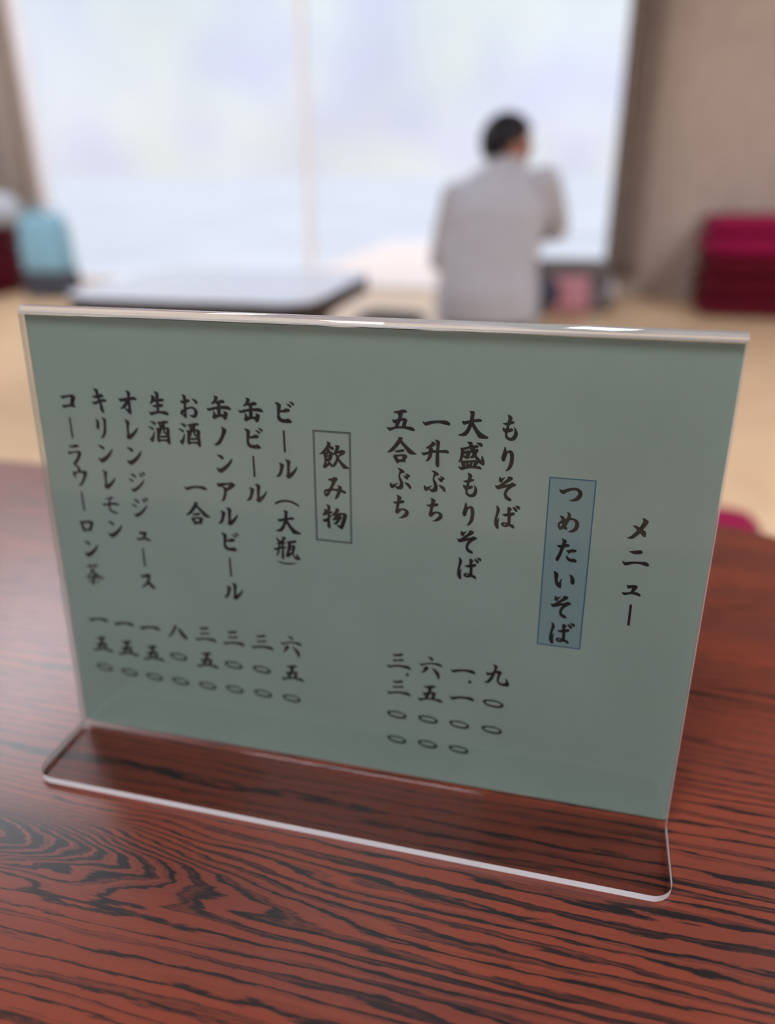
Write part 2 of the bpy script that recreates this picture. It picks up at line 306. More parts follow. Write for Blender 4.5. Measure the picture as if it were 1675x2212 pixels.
'zero': ([[-97,-19,-79,-31,-39,-39,11,-41,56,-31,87,-13,96,6,85,27,50,38,0,38,-45,31,-81,13]],[[-72,-6,-48,-20,2,-23,47,-18,72,-3,64,11,29,18,-21,15,-57,6]]),
'dot': ([[-1,-17,11,-13,16,-3,12,10,1,17,-11,13,-16,3,-12,-10]],[]),
'hachi': ([[-32,-79,-6,-75,-32,-13,-87,60,-118,67,-70,0],[-7,-44,25,-43,82,24,105,55,85,72,39,42]],[]),
}
WRITING = {
'title': [('me_kata',268.79,73.57),('ni_kata',269.54,86.43),('yu_small',269.47,100.86),('bar_title',270.16,112.03)],
'heading': [('tsu',241.92,61.83),('me',241.96,73.67),('ta',242.22,86.08),('i',242.45,99.25),('so',242.31,112.03),('ba',243.75,124.25),('nomi',142.95,53.33),('mi',143.10,68.14),('mono',142.60,81.40)],
'noodles': [('mo',216.10,36.26),('ri',215.94,49.03),('so',215.94,61.76),('ba',217.34,73.85),('dai',201.46,36.15),('mori',201.28,49.01),('mo',201.35,61.42),('ri',201.26,74.13),('so',201.30,86.83),('ba',202.72,98.74),('ichi',186.46,36.41),('shou',186.43,49.16),('bu',186.60,61.22),('chi',186.86,73.63),('go',171.64,36.28),('gou',172.33,48.92),('bu',171.99,61.32),('chi',172.23,73.67)],
'drinks': [('bi',121.01,36.27),('bar',120.59,48.98),('ru',121.14,61.36),('paren_open',120.81,77.27),('dai',120.46,86.27),('bin',119.85,98.97),('paren_close',119.32,106.12),('kan',105.71,36.15),('bi',106.31,48.72),('bar',105.88,61.44),('ru',106.47,73.84),('kan',90.87,36.13),('no_kata',90.67,48.86),('n_kata',91.75,61.38),('a_kata',91.53,74.50),('ru',91.72,86.38),('bi',91.84,98.81),('bar',91.24,111.64),('ru',91.91,124.15),('o',76.66,36.39),('sake',75.83,49.42),('ichi',76.58,74.14),('gou',76.87,86.49),('nama',62.15,36.02),('sake',60.97,49.43),('o_kata',46.76,36.59),('re_kata',46.90,48.88),('n_kata',47.07,61.40),('ji_kata',46.89,73.86),('ji_kata',46.96,86.33),('yu_small',46.91,101.04),('bar',46.33,111.90),('su_kata',47.08,124.66),('ki_kata',32.45,36.71),('ri_kata',31.60,49.20),('n_kata',32.27,61.50),('re_kata',32.24,73.90),('mo_kata',31.71,86.70),('n_kata',32.43,99.01),('ko_kata',16.17,37.90),('bar',16.04,50.26),('ra_kata',15.82,63.03),('u_kata',17.14,72.78),('bar',16.90,86.04),('ro_kata',16.84,98.91),('n_kata',17.81,110.80),('cha',18.22,124.30)],
'prices': [('ku',217.23,149.63),('zero',216.62,164.68),('zero',216.75,178.85),('ichi',202.18,149.99),('dot',205.54,155.01),('ichi',202.28,164.33),('zero',201.63,178.78),('zero',201.94,192.67),('roku',187.42,150.67),('go',187.47,164.19),('zero',186.90,178.61),('zero',187.01,192.54),('san',172.45,149.67),('dot',176.61,155.95),('san',172.63,163.92),('zero',171.84,178.67),('zero',172.02,192.68),('san',75.26,149.90),('go',75.15,164.06),('zero',74.13,179.09),('san',90.14,149.89),('zero',89.22,164.77),('zero',88.98,178.76),('san',105.06,149.83),('zero',104.08,164.94),('zero',104.00,178.61),('roku',119.88,149.94),('go',119.90,164.20),('zero',118.98,178.80),('ichi',16.13,149.96),('go',16.59,163.85),('zero',16.11,177.62),('ichi',30.59,150.27),('go',31.01,164.08),('zero',30.44,178.41),('ichi',45.01,150.55),('go',45.36,164.69),('zero',44.60,178.76),('hachi',60.60,150.75),('zero',59.55,164.68),('zero',59.33,178.98)],
}

# ------------------------------------------------------------------ materials
def wood_mat():
    """dark rosewood veneer: contour lines of a stretched height field"""
    m = mat('rosewood', (0.2, 0.06, 0.04), 0.30, 0.42)
    b = m.node_tree.nodes['Principled BSDF']
    t = N(m, 'ShaderNodeTexCoord')
    s = N(m, 'ShaderNodeSeparateXYZ')
    L(m, t.outputs['Object'], s.inputs[0])
    x, y = s.outputs['X'], s.outputs['Y']

    def noise(sx, sy, detail, off=0.0, rough=0.5):
        cb = N(m, 'ShaderNodeCombineXYZ')
        L(m, math_node(m, 'MULTIPLY', x, sx), cb.inputs[0])
        L(m, math_node(m, 'MULTIPLY', y, sy), cb.inputs[1])
        cb.inputs[2].default_value = off
        n = N(m, 'ShaderNodeTexNoise')
        n.inputs['Scale'].default_value = 1.0
        n.inputs['Detail'].default_value = detail
        n.inputs['Roughness'].default_value = rough
        L(m, cb.outputs[0], n.inputs['Vector'])
        return n.outputs['Fac']
    big = noise(1.3, 7.0, 1.0, 3.1)
    mid = noise(5.0, 55.0, 2.0, 8.4)
    jag = noise(45.0, 420.0, 4.0, 1.7, 0.65)
    # flame figure left of the stand
    gx = math_node(m, 'MULTIPLY', math_node(m, 'SUBTRACT', x, FIG_X), 1 / 0.110)
    gy = math_node(m, 'MULTIPLY', math_node(m, 'SUBTRACT', y, FIG_Y), 1 / 0.016)
    wob = noise(16.0, 70.0, 2.0, 30.0)
    gy = math_node(m, 'ADD', gy, math_node(m, 'MULTIPLY', math_node(m, 'SUBTRACT', wob, 0.5), 0.9))
    g2 = math_node(m, 'ADD', math_node(m, 'MULTIPLY', gx, gx), math_node(m, 'MULTIPLY', gy, gy))
    bump = math_node(m, 'POWER', 2.718, math_node(m, 'MULTIPLY', g2, -1.0))
    h = math_node(m, 'ADD', math_node(m, 'MULTIPLY', y, 165.0), math_node(m, 'MULTIPLY', big, 9.0))
    h = math_node(m, 'ADD', h, math_node(m, 'MULTIPLY', mid, 2.9))
    h = math_node(m, 'ADD', h, math_node(m, 'MULTIPLY', jag, 0.95))
    h = math_node(m, 'ADD', h, math_node(m, 'MULTIPLY', bump, -13.0))
    rings = math_node(m, 'SINE', math_node(m, 'MULTIPLY', h, 6.283))
    fine = math_node(m, 'SINE', math_node(m, 'MULTIPLY', h, 6.283 * 2.7))
    dens = noise(4.0, 20.0, 1.0, 5.5)
    v = math_node(m, 'ADD', math_node(m, 'MULTIPLY', rings, 0.62), math_node(m, 'MULTIPLY', fine, 0.34))
    v = math_node(m, 'ADD', v, math_node(m, 'MULTIPLY', math_node(m, 'SUBTRACT', dens, 0.5), 1.6))
    streak = noise(16.0, 900.0, 3.0, 21.0, 0.7)
    v = math_node(m, 'ADD', v, math_node(m, 'MULTIPLY', math_node(m, 'SUBTRACT', streak, 0.5), 1.0))
    v = math_node(m, 'ADD', v, math_node(m, 'MULTIPLY', bump, 0.9))
    r = N(m, 'ShaderNodeValToRGB')
    cr = r.color_ramp
    cr.elements[0].position = 0.50
    cr.elements[0].color = (0.172, 0.037, 0.021, 1)
    cr.elements[1].position = 0.88
    cr.elements[1].color = (0.010, 0.007, 0.008, 1)
    e1 = cr.elements.new(0.66)
    e1.color = (0.115, 0.028, 0.018, 1)
    e2 = cr.elements.new(0.77)
    e2.color = (0.032, 0.012, 0.011, 1)
    mrn = N(m, 'ShaderNodeMapRange')
    mrn.inputs['From Min'].default_value = -1.3
    mrn.inputs['From Max'].default_value = 1.3
    L(m, v, mrn.inputs['Value'])
    L(m, mrn.outputs[0], r.inputs[0])
    hue = noise(3.0, 30.0, 2.0, 12.0)
    mx = N(m, 'ShaderNodeMixRGB', blend_type='MULTIPLY')
    mx.inputs['Fac'].default_value = 1.0
    L(m, r.outputs[0], mx.inputs['Color1'])
    r2 = N(m, 'ShaderNodeValToRGB')
    r2.color_ramp.elements[0].position = 0.3
    r2.color_ramp.elements[0].color = (0.80, 0.85, 1.0, 1)
    r2.color_ramp.elements[1].position = 0.7
    r2.color_ramp.elements[1].color = (1.15, 1.05, 0.85, 1)
    L(m, hue, r2.inputs[0])
    L(m, r2.outputs[0], mx.inputs['Color2'])
    L(m, mx.outputs[0], b.inputs['Base Color'])
    b.inputs['Roughness'].default_value = WOOD_ROUGH
    return m


FIG_X, FIG_Y = -0.020, -0.040
WOOD_ROUGH = 0.31
M_WOOD = wood_mat()
M_GLARETOP = mat('window_glare_top', (0.60, 0.62, 0.71), 0.22, 0.6)  # window glare on the second tabletop, put into a pale base colour
M_EDGE = mat('dark_table_edge', (0.018, 0.012, 0.011), 0.4)


def tatami_mat():
    m = mat('tatami', (0.55, 0.36, 0.18), 0.27, 0.5)
    b = m.node_tree.nodes['Principled BSDF']
    t = N(m, 'ShaderNodeTexCoord')
    s = N(m, 'ShaderNodeSeparateXYZ')
    L(m, t.outputs['Object'], s.inputs[0])
    wv = N(m, 'ShaderNodeTexWave')
    wv.bands_direction = 'Y'
    wv.inputs['Scale'].default_value = 55.0
    wv.inputs['Distortion'].default_value = 0.6
    L(m, t.outputs['Object'], wv.inputs['Vector'])
    n = N(m, 'ShaderNodeTexNoise')
    n.inputs['Scale'].default_value = 9.0
    n.inputs['Detail'].default_value = 6.0
    L(m, t.outputs['Object'], n.inputs['Vector'])
    r = N(m, 'ShaderNodeValToRGB')
    r.color_ramp.elements[0].position = 0.25
    r.color_ramp.elements[0].color = (*TATAMI_A, 1)
    r.color_ramp.elements[1].position = 0.75
    r.color_ramp.elements[1].color = (*TATAMI_B, 1)
    L(m, n.outputs['Fac'], r.inputs[0])
    mx = N(m, 'ShaderNodeMixRGB', blend_type='MULTIPLY')
    mx.inputs['Fac'].default_value = 0.18
    L(m, r.outputs[0], mx.inputs['Color1'])
    L(m, wv.outputs['Color'], mx.inputs['Color2'])
    L(m, mx.outputs[0], b.inputs['Base Color'])
    bp = N(m, 'ShaderNodeBump')
    bp.inputs['Strength'].default_value = 0.25
    bp.inputs['Distance'].default_value = 0.001
    L(m, wv.outputs['Fac'], bp.inputs['Height'])
    L(m, bp.outputs[0], b.inputs['Normal'])
    return m


TATAMI_A, TATAMI_B = (0.70, 0.47, 0.28), (0.80, 0.57, 0.36)
M_TATAMI = tatami_mat()
M_WALL = cloth_mat('plaster_wall', (0.46, 0.375, 0.315), 0.9, 14, 0.06, 0.1)
M_WALL_NEAR = cloth_mat('plaster_near', (0.50, 0.47, 0.42), 0.9, 14, 0.06, 0.1)
M_CEIL = cloth_mat('ceiling_board', (0.20, 0.14, 0.09), 0.9, 5, 0.05, 0.05)
M_FRAME = mat('white_window_frame', (0.90, 0.87, 0.90), 0.4)
M_GROUND = cloth_mat('pale_gravel', (0.555, 0.55, 0.575), 0.95, 0.5, 0.10, 0.0)
M_DECK = cloth_mat('pale_deck_boards', (0.80, 0.66, 0.60), 0.7, 6, 0.06, 0.1)


def clear_mat(name, tint, ior, rough=0.0):
    """thin clear sheet: see-through, with Fresnel reflection"""
    m = bpy.data.materials.new(name)
    m.use_nodes = True
    n = m.node_tree
    n.nodes.clear()
    o = N(m, 'ShaderNodeOutputMaterial')
    tr = N(m, 'ShaderNodeBsdfTransparent')
    tr.inputs[0].default_value = (*tint, 1)
    gl = N(m, 'ShaderNodeBsdfGlossy')
    gl.inputs['Roughness'].default_value = rough
    fr = N(m, 'ShaderNodeFresnel')
    fr.inputs['IOR'].default_value = ior
    # same reflectance whichever side of the sheet is met
    geo = N(m, 'ShaderNodeNewGeometry')
    ioru = N(m, 'ShaderNodeMix', data_type='FLOAT')
    L(m, geo.outputs['Backfacing'], ioru.inputs[0])
    ioru.inputs[2].default_value = ior
    ioru.inputs[3].default_value = 1.0 / ior
    L(m, ioru.outputs[0], fr.inputs['IOR'])
    mx = N(m, 'ShaderNodeMixShader')
    L(m, fr.outputs[0], mx.inputs[0])
    L(m, tr.outputs[0], mx.inputs[1])
    L(m, gl.outputs[0], mx.inputs[2])
    L(m, mx.outputs[0], o.inputs[0])
    return m


M_GLASS = clear_mat('window_glass', (0.99, 0.995, 0.995), 1.3)
M_FOOT_SHADED = clear_mat('shade_tinted_acrylic_foot', (0.87, 0.86, 0.86), 1.30, 0.02)  # darker tint than the panel: shade on the wood beneath, put into the colour
M_ACRYL = clear_mat('clear_acrylic', (0.93, 0.94, 0.93), 1.29, 0.02)


def edge_mat(name, clear=0.0):
    m = bpy.data.materials.new(name)
    m.use_nodes = True
    m.node_tree.nodes.clear()
    o = N(m, 'ShaderNodeOutputMaterial')
    d = N(m, 'ShaderNodeBsdfDiffuse')
    d.inputs[0].default_value = (0.93, 0.92, 0.93, 1)
    tl = N(m, 'ShaderNodeBsdfTranslucent')
    tl.inputs[0].default_value = (0.93, 0.92, 0.93, 1)
    gl = N(m, 'ShaderNodeBsdfGlossy')
    gl.inputs['Roughness'].default_value = 0.3
    t = N(m, 'ShaderNodeTexCoord')
    n = N(m, 'ShaderNodeTexNoise')
    n.inputs['Scale'].default_value = 220
    L(m, t.outputs['Object'], n.inputs['Vector'])
    a = N(m, 'ShaderNodeMixShader')
    a.inputs[0].default_value = 0.25
    L(m, d.outputs[0], a.inputs[1])
    L(m, tl.outputs[0], a.inputs[2])
    c_ = N(m, 'ShaderNodeMixShader')
    mr_ = N(m, 'ShaderNodeMapRange')
    mr_.inputs['To Min'].default_value = 0.05
    mr_.inputs['To Max'].default_value = 0.25
    L(m, n.outputs['Fac'], mr_.inputs['Value'])
    L(m, mr_.outputs[0], c_.inputs[0])
    L(m, a.outputs[0], c_.inputs[1])
    L(m, gl.outputs[0], c_.inputs[2])
    L(m, c_.outputs[0], o.inputs[0])
    if clear:
        tp = N(m, 'ShaderNodeBsdfTransparent')
        tp.inputs[0].default_value = (0.85, 0.88, 0.85, 1)
        f_ = N(m, 'ShaderNodeMixShader')
        f_.inputs[0].default_value = clear
        L(m, c_.outputs[0], f_.inputs[1])
        L(m, tp.outputs[0], f_.inputs[2])
        L(m, f_.outputs[0], o.inputs[0])
    return m


M_ACRYL_EDGE = edge_mat('cut_acrylic_edge')
M_ACRYL_SIDE = edge_mat('polished_acrylic_side', 0.5)
M_ACRYL_FOLD = mat('bent_acrylic_fold', (0.97, 0.98, 0.97), 0.03)
M_ACRYL_FOLD.node_tree.nodes['Principled BSDF'].inputs['Transmission Weight'].default_value = 0.75
M_ACRYL_FOLD.node_tree.nodes['Principled BSDF'].inputs['IOR'].default_value = 1.49

# ------------------------------------------------------------------ room
RX0, RX1, RY0, RY1, RH = -3.45, 2.7, -2.3, 4.12, 2.4
WX0, WX1, WZ0, WZ1 = -3.10, 0.13, 0.006, 2.05
struct('floor', [(RX0 - 0.1, RX1 + 0.1, RY0 - 0.1, RY1 + 0.06, -0.1, 0.0)], M_TATAMI)
struct('ceiling', [(RX0 - 0.1, RX1 + 0.1, RY0 - 0.1, RY1 + 0.1, RH, RH + 0.08)], M_CEIL)
struct('wall_far', [(RX0, WX0, RY1, RY1 + 0.12, 0, RH), (WX1, RX1, RY1, RY1 + 0.12, 0, RH),
                    (WX0, WX1, RY1, RY1 + 0.12, WZ1, RH), (WX0, WX1, RY1, RY1 + 0.12, -0.06, WZ0)], M_WALL)
struct('wall_left', [(RX0 - 0.1, RX0, RY0, RY1, 0, RH)], M_WALL)
struct('wall_right', [(RX1, RX1 + 0.1, RY0, RY1, 0, RH)], M_WALL)
NX0, NX1, NZ0, NZ1 = -2.6, 0.9, 0.5, 2.1
struct('wall_near', [(RX0, NX0, RY0 - 0.12, RY0, 0, RH), (NX1, RX1, RY0 - 0.12, RY0, 0, RH),
                     (NX0, NX1, RY0 - 0.12, RY0, NZ1, RH), (NX0, NX1, RY0 - 0.12, RY0, 0, NZ0)], M_WALL_NEAR)


def window(name, x0, x1, z0, z1, y, mull):
    bm = bmesh.new()
    t = 0.035
    xm = (x0 + x1) / 2
    box(bm, x0, x1, y, y + 0.07, z0, z0 + 0.5 * t)
    box(bm, x0, x1, y, y + 0.07, z1 - t, z1)
    box(bm, x0, x0 + t, y, y + 0.07, z0 + t, z1 - t)
    box(bm, x1 - t, x1, y, y + 0.07, z0 + t, z1 - t)
    box(bm, xm - mull / 2, xm + mull / 2, y + 0.01, y + 0.06, z0 + t, z1 - t)
    o = link(name, bm, M_FRAME)
    o['kind'] = 'structure'
    for a, b in ((x0 + t, xm - mull / 2), (xm + mull / 2, x1 - t)):
        g_ = bmesh.new()
        box(g_, a, b, y + 0.03, y + 0.036, z0 + t, z1 - t)
        link('glass_pane', g_, M_GLASS, o)
    return o


window('window_1', WX0, WX1, WZ0, WZ1, RY1 + 0.03, 0.03)
window('fill_window', NX0, NX1, NZ0, NZ1, RY0 - 0.10, 0.05)  # unseen window added behind the camera for soft frontal light

# outside, seen only through the glass
struct('ground', [(-40, 40, 4.3, 60, -0.4, -0.3), (-40, 40, -60, -2.5, -0.4, -0.3)], M_GROUND)
bm = bmesh.new()
for k in range(9):
    box(bm, -1.75, -0.42, 4.26 + k * 0.3, 4.26 + k * 0.3 + 0.285, -0.06, -0.02)
link('veranda_deck', bm, M_DECK)['kind'] = 'structure'


# gathered curtains at both ends of the window
def curtain(name, x0, x1, bottom_in, side, label):
    """drape with deep folds, drawn aside; side=-1 left of the glass, +1 right of it"""
    bm = bmesh.new()
    nx, nz = 72, 24
    rows = []
    for j in range(nz + 1):
        tz = j / nz
        z = 0.10 + (2.16 - 0.10) * tz
        row_f, row_b = [], []
        for i in range(nx + 1):
            s_ = i / nx
            pull = bottom_in * (1 - tz) ** 1.5
            x = x0 + (x1 - x0) * s_ + (pull * (1 - s_) if side > 0 else pull * s_)
            y = RY1 - 0.055 + 0.022 * math.sin(s_ * 9.5 * math.pi + 0.5 * math.sin(3 * tz)) * (0.8 + 0.3 * math.sin(5 * s_))
            row_f.append(bm.verts.new((x, y - 0.002, z)))
            row_b.append(bm.verts.new((x, y + 0.002, z)))
        rows.append((row_f, row_b))
    for (f0, b0), (f1, b1) in zip(rows, rows[1:]):
        for i in range(nx):
            bm.faces.new((f0[i], f0[i + 1], f1[i + 1], f1[i]))
            bm.faces.new((b0[i + 1], b0[i], b1[i], b1[i + 1]))
        bm.faces.new((f0[0], f1[0], b1[0], b0[0]))
        bm.faces.new((f0[nx], b0[nx], b1[nx], f1[nx]))
    for k in (0, nz):
        f0, b0 = rows[k]
        for i in range(nx):
            bm.faces.new((f0[i], b0[i], b0[i + 1], f0[i + 1]) if k == 0 else (f0[i], f0[i + 1], b0[i + 1], b0[i]))
    root = empty(name, ((x0 + x1) / 2, RY1 - 0.055, 0.10))
    o = link('drape', bm, M_CURTAIN, root, True)
    o.matrix_parent_inverse = Matrix.Translation(root.location).inverted()
    hb = bmesh.new()
    box(hb, min(x0, x1) - 0.01, max(x0, x1) + 0.01, RY1 - 0.08, RY1 - 0.03, 2.15, 2.18)
    h_ = link('heading_tape', hb, M_CURTAIN, root)
    h_.matrix_parent_inverse = Matrix.Translation(root.location).inverted()
    tag(root, label, 'curtain')
    return root


M_CURTAIN = cloth_mat('taupe_curtain', (0.32, 0.26, 0.22), 0.95, 30, 0.10)
curtain('curtain', 0.065, 0.225, 0.0, 1, 'taupe curtain drawn to the right edge of the bright window')
curtain('curtain', -3.42, -3.075, -0.06, -1, 'taupe curtain drawn to the left edge of the bright window')


# ceiling lamp and two added fill lamps: shallow boxes with a glowing diffuser
def lamp_mat(strength):
    m = bpy.data.materials.new('lamp_diffuser')
    m.use_nodes = True
    m.node_tree.nodes.clear()
    o = N(m, 'ShaderNodeOutputMaterial')
    e_ = N(m, 'ShaderNodeEmission')
    e_.inputs[0].default_value = (0.93, 0.97, 1.05, 1)
    e_.inputs[1].default_value = strength * LAMP_GAIN
    L(m, e_.outputs[0], o.inputs[0])
    return m


M_LAMPBODY = mat('lamp_body', (0.8, 0.8, 0.78), 0.4)


def ceiling_or_fill_lamp(x, y, lx, ly, strength, label):
    root = empty('ceiling_or_fill_lamp', (x, y, RH))
    link('housing', bevelled_box(-lx / 2 - 0.03, lx / 2 + 0.03, -ly / 2 - 0.03, ly / 2 + 0.03, -0.05, -0.001), M_LAMPBODY, root)
    link('diffuser', bevelled_box(-lx / 2, lx / 2, -ly / 2, ly / 2, -0.075, -0.0505), lamp_mat(strength), root)
    tag(root, label, 'lamp')


ceiling_or_fill_lamp(-2.45, 2.55, 0.8, 1.3, 7.0, 'white ceiling lamp above the left end of the room')
ceiling_or_fill_lamp(-0.6, -1.1, 0.8, 1.3, 8.5, 'white fill lamp added on the ceiling behind the camera on the left')  # unseen fill, added to light the sides facing the camera
ceiling_or_fill_lamp(1.9, 1.5, 0.8, 1.3, 10.0, 'white fill lamp added on the ceiling at the right side of the room')  # unseen fill, added to brighten the far floor and right wall

# ------------------------------------------------------------------ low tables
TOP = 0.347


def low_table(w_, d_, loc, label, top_m):
    root = empty('low_table', loc)
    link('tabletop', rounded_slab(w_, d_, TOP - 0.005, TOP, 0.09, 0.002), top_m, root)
    link('edge_band', rounded_slab(w_, d_, TOP - 0.045, TOP - 0.0051, 0.09, 0.003), M_EDGE, root)
    ap = bmesh.new()
    a, b = w_ / 2 - 0.08, d_ / 2 - 0.08
    for q in ((-a, a, -b, -b + 0.02), (-a, a, b - 0.02, b), (-a, -a + 0.02, -b + 0.02, b - 0.02), (a - 0.02, a, -b + 0.02, b - 0.02)):
        box(ap, q[0], q[1], q[2], q[3], TOP - 0.09, TOP - 0.0451)
    link('apron', ap, M_EDGE, root)
    for sx in (-1, 1):
        for sy in (-1, 1):
            lb = bmesh.new()
            cx, cy = sx * (a - 0.05), sy * (b - 0.05)
            v0 = [lb.verts.new((cx + dx * 0.022, cy + dy * 0.022, 0)) for dx, dy in ((-1, -1), (1, -1), (1, 1), (-1, 1))]
            v1 = [lb.verts.new((cx + dx * 0.03, cy + dy * 0.03, TOP - 0.0451)) for dx, dy in ((-1, -1), (1, -1), (1, 1), (-1, 1))]
            for i in range(4):
                lb.faces.new((v0[i], v0[(i + 1) % 4], v1[(i + 1) % 4], v1[i]))
            lb.faces.new(v0[::-1])
            lb.faces.new(v1)
            bmesh.ops.bevel(lb, geom=lb.edges[:], offset=0.004, segments=2, affect='EDGES')
            link('leg', lb, M_EDGE, root)
    tag(root, label, 'table')
    return root


low_table(0.90, 0.75, (-0.24, 0.622 - 0.375, 0), 'red-brown rosewood low table carrying the green menu stand', M_WOOD)
low_table(0.63, 0.56, (-1.21 + 0.315, 1.59 + 0.28, 0), 'low table with window glare painted into its pale top, beyond the menu stand by the window', M_GLARETOP)

# ------------------------------------------------------------------ menu stand
SN = Vector((0, -0.9976, 0.0698))        # sheet normal, towards the reader
SU = Vector((0, 0.0698, 0.9976))         # up the sheet
S0 = Vector((-0.09235, 0.281, 0.35))     # middle of the sheet's bottom edge
SHEET_W, SHEET_H = 297.0, 212.4


def sp(y, z):                            # sheet millimetres -> (Y, Z) in the room
    return S0 + SU * (y / 1000) + SN * (z / 1000)


def strip(name, path, half, widths, parent, cap_start=True, cap_end=True, fold=(0, -1)):
    """bent clear sheet: centre line in the Y-Z plane, pushed out across X"""
    n = len(path)
    nor = []
    for i in range(n):
        a = path[max(0, i - 1)]
        b = path[min(n - 1, i + 1)]
        t = Vector((b[0] - a[0], b[1] - a[1])).normalized()
        nor.append(Vector((-t[1], t[0])))
    bm = bmesh.new()
    rows = []
    for p, q, wd in zip(path, nor, widths):
        r = []
        for s_ in (-1, 1):
            for x in (-wd, wd):
                r.append(bm.verts.new((S0.x + x, p[0] + q[0] * half * s_, p[1] + q[1] * half * s_)))
        rows.append(r)                   # [left-lower, right-lower, left-upper, right-upper]
    side = 1 if cap_start else 2
    for i, (a, b) in enumerate(zip(rows, rows[1:])):
        for f in (bm.faces.new((a[0], b[0], b[1], a[1])), bm.faces.new((a[2], a[3], b[3], b[2]))):
            f.material_index = 3 if fold[0] <= i < fold[1] else 0
        for f in (bm.faces.new((a[0], a[2], b[2], b[0])), bm.faces.new((a[1], b[1], b[3], a[3]))):
            f.material_index = side
    if cap_start:
        bm.faces.new((rows[0][0], rows[0][1], rows[0][3], rows[0][2])).material_index = 1
    if cap_end:
        bm.faces.new((rows[-1][0], rows[-1][2], rows[-1][3], rows[-1][1])).material_index = 1
    bmesh.ops.recalc_face_normals(bm, faces=bm.faces[:])
    for f in bm.faces:
        f.smooth = f.material_index == 3
    o = link(name, bm, M_ACRYL, parent, False, [M_FOOT_SHADED if cap_start else M_ACRYL, M_ACRYL_EDGE, M_ACRYL_SIDE, M_ACRYL_FOLD])
    return o


stand = empty('menu_stand', (S0.x, S0.y, TOP))
HW = 0.1489
T2 = 0.0016
front_y = 0.238
bz = TOP + T2 + 0.0002
Rr = 0.009
path, wid = [], []
for k in range(13):                      # rounded front corners of the foot
    a = math.radians(90 * k / 12)
    path.append((front_y + Rr * (1 - math.cos(a)), bz))
    wid.append(HW - Rr + Rr * math.sin(a))
ZF = 1.9                                 # sheet-to-plastic offset, millimetres
hinge = sp(0, ZF).y - 0.0018
path.append((hinge, bz))
wid.append(HW)
foot = strip('foot_plate', path, T2, wid, stand, True, False)
path = [(hinge, bz)]
for k in range(1, 9):
    a = math.radians(-90 + 86 * k / 8)
    path.append((hinge + 0.0017 * math.cos(a), bz + 0.0017 + 0.0017 * math.sin(a)))
for yy in (8, 60, 120, 180, 213.2):
    p_ = sp(yy, ZF)
    path.append((p_.y, p_.z))
n_front = len(path)
for k in range(1, 24):
    a = math.radians(180 * k / 24)
    p_ = sp(213.2 + ZF * math.sin(a), ZF * math.cos(a))
    path.append((p_.y, p_.z))
n_fold = len(path)
for yy in (213.2, 160, 100, 50, 1.2):
    p_ = sp(yy, -ZF)
    path.append((p_.y, p_.z))
panel = strip('folded_panel', path, T2, [HW] * len(path), stand, False, True, (n_front - 1, n_fold))
for o in (foot, panel):
    o.matrix_parent_inverse = Matrix.Translation(stand.location).inverted()
tag(stand, 'clear acrylic L-shaped stand holding the green menu sheet on the near table', 'menu stand')

# the sheet: local x across, y up, z towards the reader, metres
MX = Matrix(((1, SU.x, SN.x, S0.x), (0, SU.y, SN.y, S0.y), (0, SU.z, SN.z, S0.z), (0, 0, 0, 1)))


def paper_mat():
    m = bpy.data.materials.new('pale_green_card')
    m.use_nodes = True
    m.node_tree.nodes.clear()
    o = N(m, 'ShaderNodeOutputMaterial')
    d = N(m, 'ShaderNodeBsdfDiffuse')
    tl = N(m, 'ShaderNodeBsdfTranslucent')
    t = N(m, 'ShaderNodeTexCoord')
    n = N(m, 'ShaderNodeTexNoise')
    n.inputs['Scale'].default_value = 22
    n.inputs['Detail'].default_value = 5
    L(m, t.outputs['Object'], n.inputs['Vector'])
    r = N(m, 'ShaderNodeValToRGB')
    r.color_ramp.elements[0].position = 0.3
    r.color_ramp.elements[0].color = (*[c * 0.96 for c in PAPER], 1)
    r.color_ramp.elements[1].position = 0.7
    r.color_ramp.elements[1].color = (*[c * 1.04 for c in PAPER], 1)
    L(m, n.outputs['Fac'], r.inputs[0])
    L(m, r.outputs[0], d.inputs[0])
    tl.inputs[0].default_value = (*PAPER, 1)
    a = N(m, 'ShaderNodeMixShader')
    a.inputs[0].default_value = PAPER_THROUGH
    L(m, d.outputs[0], a.inputs[1])
    L(m, tl.outputs[0], a.inputs[2])
    L(m, a.outputs[0], o.inputs[0])
    return m


PAPER = (0.248, 0.297, 0.266)
PAPER_THROUGH = 0.06
M_PAPER = paper_mat()
M_INK = mat('black_print', (0.006, 0.005, 0.005), 0.7, 0.2)
M_BLUE_LINE = mat('dark_blue_print', (0.03, 0.085, 0.15), 0.7, 0.2)
M_BLUE_FILL = mat('pale_blue_print', (0.155, 0.222, 0.228), 0.8, 0.2)

bm = bmesh.new()
box(bm, -SHEET_W / 2000, SHEET_W / 2000, 0, SHEET_H / 1000, -0.00015, 0)
sheet = link('menu_sheet', bm, M_PAPER)
sheet.matrix_world = MX
tag(sheet, 'pale green printed menu sheet with black brush lettering inside the clear stand', 'menu')


